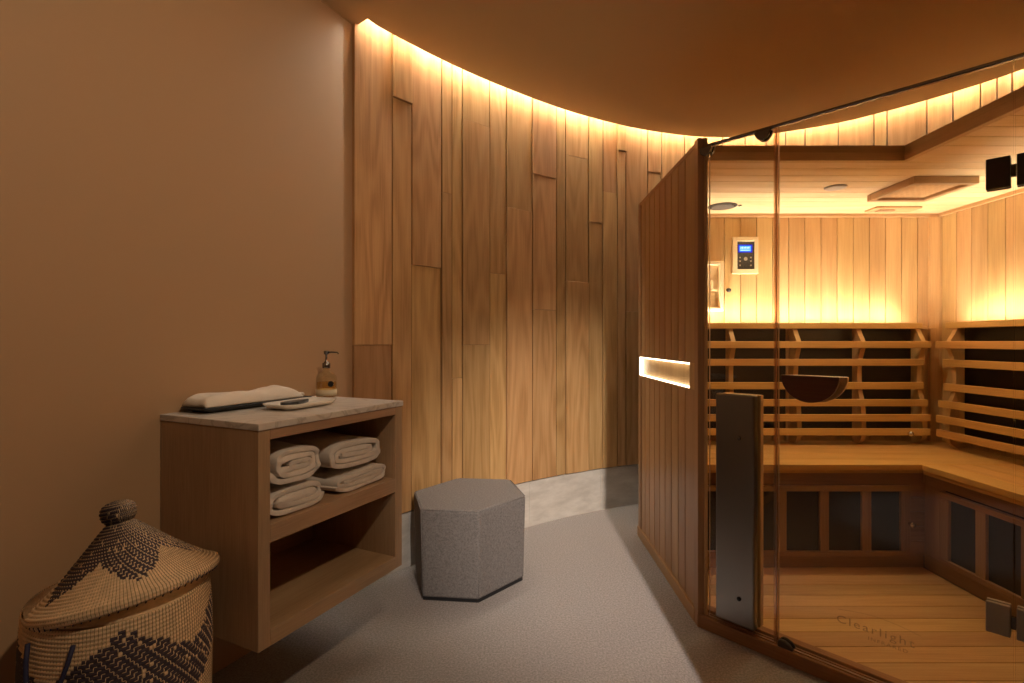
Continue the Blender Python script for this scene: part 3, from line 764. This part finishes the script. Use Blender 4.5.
m.bx(HX + .026, HX + .036, 2.44, 2.555, .063, BT - .047, g=2); m.bx(HX + .040, HX + .05, 1.27, 2.55, FL, BT - .05, m=1)
P_('side_riser', m, [M['shaded_wood'], M['backing']])
# wall heaters behind the backrests
m = MB(); bxs = [SI0 + .002] + [xs(p, 3.09) for p in (730, 789, 857, 922)]
for x in bxs[1:]: m.bx(x - .020, x + .012, 3.082, SYI - .001, BT + .002, 1.250)
m.bx(SI0 + .003, xs(926, 3.09), 3.082, SYI - .001, 1.2505, 1.262, g=0)
hf = P_('wall_heater_frame', m, M['sauna_wood'], bevel=.002)
for a, b in zip(bxs, bxs[1:]):
    m = MB(); m.bx(a + .0125 * (a > .9), b - .0205, 3.090, 3.104, BT + .03, 1.250); P_('heater_panel', m, M['carbon'], hf, bevel=0)
m = MB(); bys = [2.96, 2.40, 1.98, 1.55, 1.30]
for y in bys: m.bx(2.520, SI1 - .001, y - .015, y + .018, BT + .002, 1.250)
m.bx(2.520, SI1 - .001, 1.285, 2.978, 1.2505, 1.262, g=1)
hf2 = P_('side_wall_heater_frame', m, M['sauna_wood'], bevel=.002)
for a, b in zip(bys, bys[1:]):
    m = MB(); m.bx(2.528, 2.542, b + .0185, a - .0155, BT + .03, 1.250); P_('heater_panel', m, M['carbon'], hf2, bevel=0)
m = MB(); m.bx(SI0 + .004, xs(927, 3.09), 3.023, 3.081, 1.2440, 1.2495, g=0); P_('strip_shelf', m, M['sauna_wood'])
m = MB(); m.bx(SI0 + .004, xs(908, 3.09), 3.030, 3.046, 1.2500, 1.2525); P_('light_strip', m, M['led_sauna'], bevel=0, label='warm strip behind the back backrest')
m = MB(); m.bx(2.463, 2.519, 1.29, 2.955, 1.2440, 1.2495, g=1); P_('strip_shelf', m, M['sauna_wood'])
m = MB(); m.bx(2.470, 2.486, 1.30, 2.925, 1.2500, 1.2525); P_('light_strip', m, M['led_sauna'], bevel=0, label='warm strip behind the side backrest')
# backrests
zs = [(1.261, 3.000, .034, -.0), (1.152, 2.955, .040, .012), (1.050, 2.985, .040, 0), (.915, 2.990, .041, 0), (.820, 2.965, .040, .006), (.735, 2.955, .040, .01), (.654, 2.958, .040, .012)]
def prof_back():
    pts = [(3.050, 1.240)]
    return pts
def support_poly():
    ctrl = [(3.020, .580), (2.978, .62), (2.977, .735), (2.987, .82), (3.012, .915), (3.008, 1.05), (2.977, 1.152), (3.005, 1.21), (3.022, 1.243)]
    c = crom(ctrl, 4); front = [(p.x, p.y) for p in c]
    return front + [(3.060, 1.243), (3.060, .582)]
def backrest_x(label):
    o = thing('slatted_backrest', label, 'backrest', (1.6, 3.03, BT), 'curved backrests on the sauna benches')
    x1 = xs(925.5, 2.98)
    for i, (z, y, h, dx) in enumerate(zs):
        m = MB(); m.bx(SI0 + .006, x1 + dx, y, y + .021, z - h / 2, z + h / 2, g=0); m.build('slat', M['bench_wood'], o, bevel=.003, seg=2)
    for px in (732, 797, 861, 921):
        x = xs(px, 3.0); m = MB(); m.prism(support_poly(), (x - .013, 0, 0), (0, 1, 0), (0, 0, 1), (.026, 0, 0), g=1); m.build('support', M['sauna_wood'], o)
    return o
backrest_x('slatted wooden backrest along the back wall of the sauna')
def backrest_y(label):
    o = thing('slatted_backrest', label, 'backrest', (2.45, 2.2, BT), 'curved backrests on the sauna benches')
    for i, (z, y, h, dx) in enumerate(zs):
        x = SI1 - (SYI - y); m = MB(); m.bx(x, x + .021, 1.30, 2.930 + dx, z - h / 2, z + h / 2, g=1); m.build('slat', M['bench_wood'], o, bevel=.003, seg=2)
    for y in (2.885, 2.40, 1.98, 1.55):
        m = MB(); pp = [(a - SYI + SI1, b) for a, b in support_poly()]; m.prism(pp, (0, y - .013, 0), (1, 0, 0), (0, 0, 1), (0, .026, 0), g=1); m.build('support', M['sauna_wood'], o)
    return o
backrest_y('slatted wooden backrest along the right wall of the sauna')
# chrome knobs
def knob(x, y, z, ax, par, r=.014):
    m = MB(); m.lathe([(r * .5, 0), (r * .5, .010), (r * .9, .014), (r, .020), (r * .85, .026), (0, .029)], (x, y, z), n=20, axis=ax); P_('knob', m, M['chrome'], par, bevel=0, label='small chrome knob')
knob(xs(908.6, 2.955), 2.9555, .648, (0, -1, 0), None); knob(xs(909.5, 2.53), 2.5302, .285, (0, -1, 0), fr)
# control panel
Y = SYI - .0005
def bz(py, y): return H + (CY - py) * y / F
m = MB(); x0, x1, z0, z1 = xs(732.9, 3.09), xs(758.6, 3.09), bz(273.7, 3.09), bz(236.8, 3.09)
t = .028
m.bx(x0, x0 + t, Y - .018, Y, z0, z1); m.bx(x1 - t * .75, x1, Y - .018, Y, z0, z1); m.bx(x0 + t, x1 - t * .75, Y - .018, Y, z1 - t * .9, z1, g=0); m.bx(x0 + t, x1 - t * .75, Y - .018, Y, z0, z0 + t, g=0)
cp = P_('control_panel', m, M['pale_wood'], bevel=.002, label='wood framed control panel with a lit blue screen')
a0, a1, c0, c1 = x0 + t, x1 - t * .75, z0 + t, z1 - t * .9
m = MB(); m.bx(a0, a1, Y - .010, Y - .001, c0, c1); P_('keypad', m, M['black'], cp, bevel=0)
w = a1 - a0; h = c1 - c0
m = MB(); m.bx(a0 + w * .08, a1 - w * .12, Y - .0108, Y - .0101, c0 + h * .60, c0 + h * .88); P_('screen_rim', m, M['screen_rim'], cp, bevel=0)
m = MB(); m.bx(a0 + w * .15, a1 - w * .20, Y - .0115, Y - .0109, c0 + h * .645, c0 + h * .835); P_('screen', m, M['screen'], cp, bevel=0, label='lit blue screen')
m = MB()
for k in range(6):
    xx = a0 + w * (.20 + .09 * k); m.bx(xx, xx + w * .055, Y - .0120, Y - .0116, c0 + h * .74, c0 + h * (.80 if k % 2 else .785))
m.bx(a0 + w * .2, a0 + w * .72, Y - .0120, Y - .0116, c0 + h * .67, c0 + h * .69)
P_('screen_digits', m, M['glyph'], cp, bevel=0)
m = MB()
for (u, v) in ((.18, .42), (.80, .42), (.18, .29), (.80, .29), (.18, .14), (.80, .14)):
    m.bx(a0 + w * u - .004, a0 + w * u + .004, Y - .0115, Y - .0101, c0 + h * v - .004, c0 + h * v + .004)
m.lathe([(0.0, 0), (.011, 0), (.011, .001), (.0, .001)], (a0 + w * .5, Y - .0102, c0 + h * .37), n=16, axis=(0, -1, 0), smooth=False)
P_('button', m, M['key'], cp, bevel=.001)
# lit cubby beside it
m = MB(); x0, x1, z0, z1 = SI0 + .05, xs(724, 3.07), bz(311, 3.07), bz(261, 3.07); t = .022
x0 = xs(697, 3.07)
for q in ((x0, x0 + t, z0, z1, 2), (x1 - t, x1, z0, z1, 2)): m.bx(q[0], q[1], Y - .040, Y, q[2], q[3])
m.bx(x0 + t, x1 - t, Y - .040, Y, z1 - t, z1, g=0); m.bx(x0 + t, x1 - t, Y - .040, Y, z0, z0 + t, g=0); m.bx(x0 + t, x1 - t, Y - .008, Y, z0 + t, z1 - t)
nb = P_('light_box', m, M['pale_wood'], bevel=.002)
m = MB(); xx = xs(712.8, 3.07); m.bx(xx, xx + .008, Y - .030, Y - .009, bz(288.5, 3.07), bz(280, 3.07)); m.bx(xx, xx + .034, Y - .030, Y - .009, bz(290, 3.07), bz(288.6, 3.07)); P_('hook', m, M['pale_wood'], nb, bevel=0)
m = MB(); m.lathe([(.006, 0), (.008, .01), (.013, .014), (.014, .022), (0, .026)], (xs(728, 3.1), Y, bz(290.3, 3.1)), n=16, axis=(0, -1, 0)); P_('black_knob', m, M['black'], bevel=0)
# ceiling fittings
def cpos(px, py): d = (CE - H) * F / (CY - py); return V((xs(px, d), d, CE))
p = cpos(722.5, 206); m = MB(); m.lathe([(.078, .0), (.078, .004), (.072, .006), (.068, .004), (0, .004)], p, n=40, axis=(0, 0, -1)); sk = P_('ceiling_speaker', m, M['hinge_black'], bevel=0)
m = MB(); m.lathe([(.067, .0045), (.05, .0060), (0, .0065)], p, n=40, axis=(0, 0, -1)); P_('speaker_mesh', m, M['speaker_cloth'], sk, bevel=0)
p = cpos(740, 205); m = MB(); m.lathe([(.009, 0), (.009, .006), (0, .008)], p, n=16, axis=(0, 0, -1)); P_('ceiling_sensor', m, M['dark_chrome'], bevel=0)
p = cpos(835.5, 187); m = MB(); m.lathe([(.050, 0), (.048, .006), (.030, .010), (0, .011)], p, n=24, axis=(0, 0, -1)); P_('ceiling_light', m, M['hinge'], bevel=0)
a = cpos(873, 202); b = cpos(933, 202); xa, xb = 2.04, 2.37; y0, y1 = 2.60, 2.82
a = cpos(875, 203.0); x_l = a.x
d_f = (CE - H - .03) * F / (CY - 189.5); d_b = (CE - H - .03) * F / (CY - 202)
m = MB(); xa, xb = xs(878, d_b) , xs(930, d_b); 
xa = 1.850; xb = 2.150; y0, y1 = 2.39, 2.71; t = .028; z0 = CE - .034
m.bx(xa, xb, y0, y0 + t, z0, CE - .0002, g=0); m.bx(xa, xb, y1 - t, y1, z0, CE - .0002, g=0); m.bx(xa, xa + t, y0 + t, y1 - t, z0, CE - .0002, g=1); m.bx(xb - t, xb, y0 + t, y1 - t, z0, CE - .0002, g=1)
cf = P_('ceiling_heater_frame', m, M['panel_wood'], bevel=.002)
m = MB(); m.bx(xa + t, xb - t, y0 + t, y1 - t, CE - .020, CE - .014, g=1)
for i in range(8):
    for j in range(7):
        u = xa + .045 + i * .029; v = y0 + .05 + j * .035
        m.bx(u, u + .016, v, v + .003, CE - .0212, CE - .0199, m=1)
P_('perforated_plate', m, [M['sauna_wood'], M['panel_wood']], cf, bevel=0)
p = cpos(893, 208.5); m = MB(); m.bx(p.x - .13, p.x + .13, p.y - .05, p.y + .05, CE - .010, CE - .0002, g=0); v_ = P_('ceiling_vent', m, M['sauna_wood'], bevel=.002)
m = MB(); m.bx(p.x - .09, p.x, p.y - .02, p.y + .02, CE - .018, CE - .0102, g=0); P_('vent_slider', m, M['panel_wood'], v_, bevel=.002)

# glass front
GZ0, GZ1 = .0525, 1.962; GO = .016; GT = .010
def pane(mb, t0, t1):
    o = G(t0, GO, GZ0); a = GW * (t1 - t0); b = GN * GT; c = V((0, 0, GZ1 - GZ0))
    cr = [o + a * i + b * j + c * k for k in (0, 1) for j in (0, 1) for i in (0, 1)]
    mb.mesh(cr, [(0, 1, 5, 4), (2, 6, 7, 3), (0, 4, 6, 2), (1, 3, 7, 5), (4, 5, 7, 6), (0, 2, 3, 1)], mats=[0, 0, 1, 1, 1, 1], smooth=False)
m = MB(); pane(m, .040, .298); gp = P_('fixed_glass_pane', m, [M['glass'], M['glass_edge']], bevel=0)
m = MB(); pane(m, .306, .931); door = P_('glass_door', m, [M['glass'], M['glass_edge']], bevel=0, label='frameless clear glass door')
m = MB(); pane(m, .9345, 1.25); P_('fixed_glass_pane', m, [M['glass'], M['glass_edge']], bevel=0)
m = MB(); m.box(G(.2905, GO - .004, GZ0 + .001), GW * .0125, GN * .0035, (0, 0, GZ1 - GZ0 - .002)); m.box(G(.2905, GO + GT + .0005, GZ0 + .001), GW * .0125, GN * .010, (0, 0, GZ1 - GZ0 - .002)); P_('door_seal', m, M['seal'], gp, bevel=.001)
m = MB(); m.box(G(.034, .010, 1.963), GW * 1.23, GN * .020, (0, 0, .010), g=0); P_('header_rail', m, M['dark_chrome'], bevel=.002)
for t in (.008, .232):
    m = MB(); R = .029; poly = [(R * math.cos(q), R * math.sin(q)) for q in [math.pi + math.pi * k / 14 for k in range(15)]]
    poly = [(x, y * 1.25) for x, y in poly]
    for side in (-.0045, GO + GT - .0005 - .0):
        o = G(t + .02, side if side < 0 else GO + GT + .0005, 1.962)
        m.prism(poly, G(t + .02, (.003 if side < 0 else GO + GT + .0005), 1.962), GW, (0, 0, 1), GN * (.0125), r=.5)
    P_('glass_clamp', m, M['dark_chrome'], bevel=.002)
# front heater housing on the fixed pane
m = MB(); m.box(G(.082, GO - .034, .080), GW * .152, GN * .0335, (0, 0, .887)); fh = P_('steel_heater_cover', m, M['steel'], bevel=.008, seg=3, label='tall brushed steel cover on the glass')
m = MB(); m.box(G(.086, GO + GT + .0005, .082), GW * .152, GN * .030, (0, 0, .883)); P_('wooden_back', m, M['sauna_wood'], fh, bevel=.002)
for z in (.185, .80):
    c = G(.176, GO - .0345, z); m = MB(); m.lathe([(.008, 0), (.008, .003), (.005, .0045), (0, .0045)], c, n=16, axis=-GN); P_('screw', m, M['black'] if z < .5 else M['dark_chrome'], fh, bevel=0)
# door fittings
poly = [(.0925 + .0925 * math.cos(q), .094 * math.sin(q)) for q in [math.pi + math.pi * k / 28 for k in range(29)]]
m = MB(); m.prism(poly, G(.326, GO - .034, 1.050), GW, (0, 0, 1), GN * .022, g=0)
hd = P_('door_handle', m, M['dark_wood'], door, bevel=.003, seg=2, label='dark half round wooden grip')
m = MB(); m.prism(poly, G(.336, GO + GT + .012, 1.048), GW, (0, 0, 1), GN * .022, g=0); P_('inner_grip', m, M['panel_wood'], hd, bevel=.003, seg=2)
for t in (.37, .47):
    m = MB(); m.lathe([(.007, 0), (.007, .034)], G(t, GO - .0125, 1.02), n=12, axis=GN); P_('grip_bolt', m, M['dark_chrome'], hd, bevel=0)
def hinge(z0, z1, mat, name, lab):
    m = MB(); m.box(G(.874, GO - .012, z0), GW * .052, GN * .0115, (0, 0, z1 - z0)); m.box(G(.874, GO + GT + .0005, z0), GW * .052, GN * .0115, (0, 0, z1 - z0))
    h = P_(name, m, mat, door, bevel=.002, label=lab)
    m = MB(); m.box(G(.938, GO - .012, z0), GW * .060, GN * .0115, (0, 0, z1 - z0)); m.box(G(.938, GO + GT + .0005, z0), GW * .060, GN * .0115, (0, 0, z1 - z0)); P_('hinge_plate', m, mat, h, bevel=.002)
    m = MB(); m.box(G(.9265, GO - .011, z0 + (z1 - z0) * .3), GW * .011, GN * .010, (0, 0, (z1 - z0) * .4)); P_('hinge_pin', m, M['dark_chrome'], h, bevel=.001)
hinge(1.605, 1.693, M['hinge_black'], 'upper_hinge', 'black hinge plates'); hinge(.338, .425, M['hinge'], 'lower_hinge', 'grey metal hinge plates')
m = MB(); poly = [(.0, 0), (.052, 0), (.050, .010), (.040, .020), (.024, .028), (.010, .028), (0, .020)]
m.prism(poly, G(.308, .000, .0528), GW, (0, 0, 1), GN * .0155); m.prism(poly, G(.308, GO + GT + .0005, .0528), GW, (0, 0, 1), GN * .010); P_('bottom_clamp', m, M['hinge_black'], door, bevel=.003)
# frosted lettering on the door
def text(body, t0, z, size, name='glass_lettering', wscale=1.0):
    cu = bpy.data.curves.new(name, 'FONT'); cu.body = body; cu.size = size; cu.extrude = .0001; cu.space_character = 1.25
    o = bpy.data.objects.new(name, cu); C.objects.link(o)
    R = Matrix((GW.normalized(), V((0, 0, 1)), -GN)).transposed().to_4x4()
    o.matrix_world = Matrix.Translation(G(t0, GO - .0006, z)) @ R @ Matrix.Scale(wscale, 4, (1, 0, 0))
    bpy.context.view_layer.update()
    me = bpy.data.meshes.new_from_object(o.evaluated_get(bpy.context.evaluated_depsgraph_get())); mw0 = o.matrix_world.copy()
    bpy.data.objects.remove(o); o = bpy.data.objects.new(name, me); C.objects.link(o); o.matrix_world = mw0
    me.materials.clear(); me.materials.append(M['frost'])
    bpy.context.view_layer.update()
    mw = o.matrix_world.copy(); o.parent = door; o.matrix_parent_inverse = Matrix.Translation(sau.location).inverted() @ Matrix.Identity(4)
    o.matrix_parent_inverse = door.matrix_world.inverted(); o.matrix_world = mw
    return o
bpy.context.view_layer.update()
text('Clearlight', .494, .212, .036, wscale=1.18)
text('INFRARED', .585, .188, .015, wscale=1.3)
m = MB(); pts = []
for k in range(25):
    q = k / 24; pts.append(G(.50 + .225 * q, GO - .0008, .252 + .018 * math.sin(math.pi * (q * .9 + .05))))
for a, b in zip(pts, pts[1:]):
    d = b - a; m.mesh([a, b, b + V((0, 0, .0016)), a + V((0, 0, .0016))], [(0, 1, 2, 3)], smooth=False)
P_('glass_swoosh', m, M['frost'], door, bevel=0)

# ------------------------------------------------------------------ lights, world, camera
def area(name, loc, tgt, size, power, col, shape='DISK', spread=math.pi):
    l = bpy.data.lights.new(name, 'AREA'); l.shape = shape; l.size = size; l.energy = power; l.color = col[:3]; l.spread = spread
    o = bpy.data.objects.new(name, l); C.objects.link(o); o.location = loc
    o.rotation_euler = (V(tgt) - V(loc)).to_track_quat('-Z', 'Y').to_euler(); return o
def spot(name, loc, tgt, power, col, ang, blend, rad):
    l = bpy.data.lights.new(name, 'SPOT'); l.energy = power; l.color = col[:3]; l.spot_size = math.radians(ang); l.spot_blend = blend; l.shadow_soft_size = rad
    o = bpy.data.objects.new(name, l); C.objects.link(o); o.location = loc
    o.rotation_euler = (V(tgt) - V(loc)).to_track_quat('-Z', 'Y').to_euler(); return o
spot('entrance_downlight', (.66, -1.0, 2.5), (.58, 3.0, .20), 780, (1.0, .86, .74), 36, 1.0, .010)
spot('room_fill', (.50, .35, 2.6), (-1.05, 1.5, 1.35), 62, (1.0, .76, .50), 120, 1.0, .05)  # unseen fill spot, added to brighten the left wall and cabinet
spot('rear_fill', (-.45, -.1, 2.6), (-.45, .05, 0), 90, (1.0, .88, .77), 38, .5, .03)  # unseen spot, added so lit floor reflects in the door glass
p = cpos(835.5, 187); spot('sauna_ceiling_lamp', (p.x, p.y, CE - .016), (p.x, p.y, 0), 19, (1.0, .80, .46), 165, .6, .03)
def strip(name, loc, rot, sx, sy, power):
    l = bpy.data.lights.new(name, 'AREA'); l.shape = 'RECTANGLE'; l.size = sx; l.size_y = sy; l.energy = power; l.color = (1.0, .88, .66); l.spread = math.radians(125)
    o = bpy.data.objects.new(name, l); C.objects.link(o); o.location = loc; o.rotation_euler = rot
strip('back_uplight', (1.55, 3.038, 1.2535), (math.pi, 0, 0), 1.48, .015, 8)
strip('side_uplight', (2.478, 2.15, 1.2535), (math.pi, 0, 0), .015, 1.5, 8)
w = bpy.data.worlds.new('world'); bpy.context.scene.world = w; w.use_nodes = True
w.node_tree.nodes['Background'].inputs[0].default_value = (1, .75, .5, 1); w.node_tree.nodes['Background'].inputs[1].default_value = 0.02
cam = bpy.data.cameras.new('camera'); co = bpy.data.objects.new('camera', cam); C.objects.link(co)
cam.sensor_width = 36; cam.lens = F / 1024 * 36; cam.clip_start = .02
co.location = (0, 0, H); co.rotation_euler = (math.pi / 2, 0, 0)
sc = bpy.context.scene; sc.camera = co
sc.view_settings.view_transform = 'Standard'; sc.view_settings.look = 'None'; sc.view_settings.gamma = 1; sc.view_settings.use_curve_mapping = False
sc.view_settings.exposure = 0.0
sc.cycles.use_denoising = True
sc.cycles.max_bounces = 12; sc.cycles.transparent_max_bounces = 16; sc.cycles.diffuse_bounces = 5
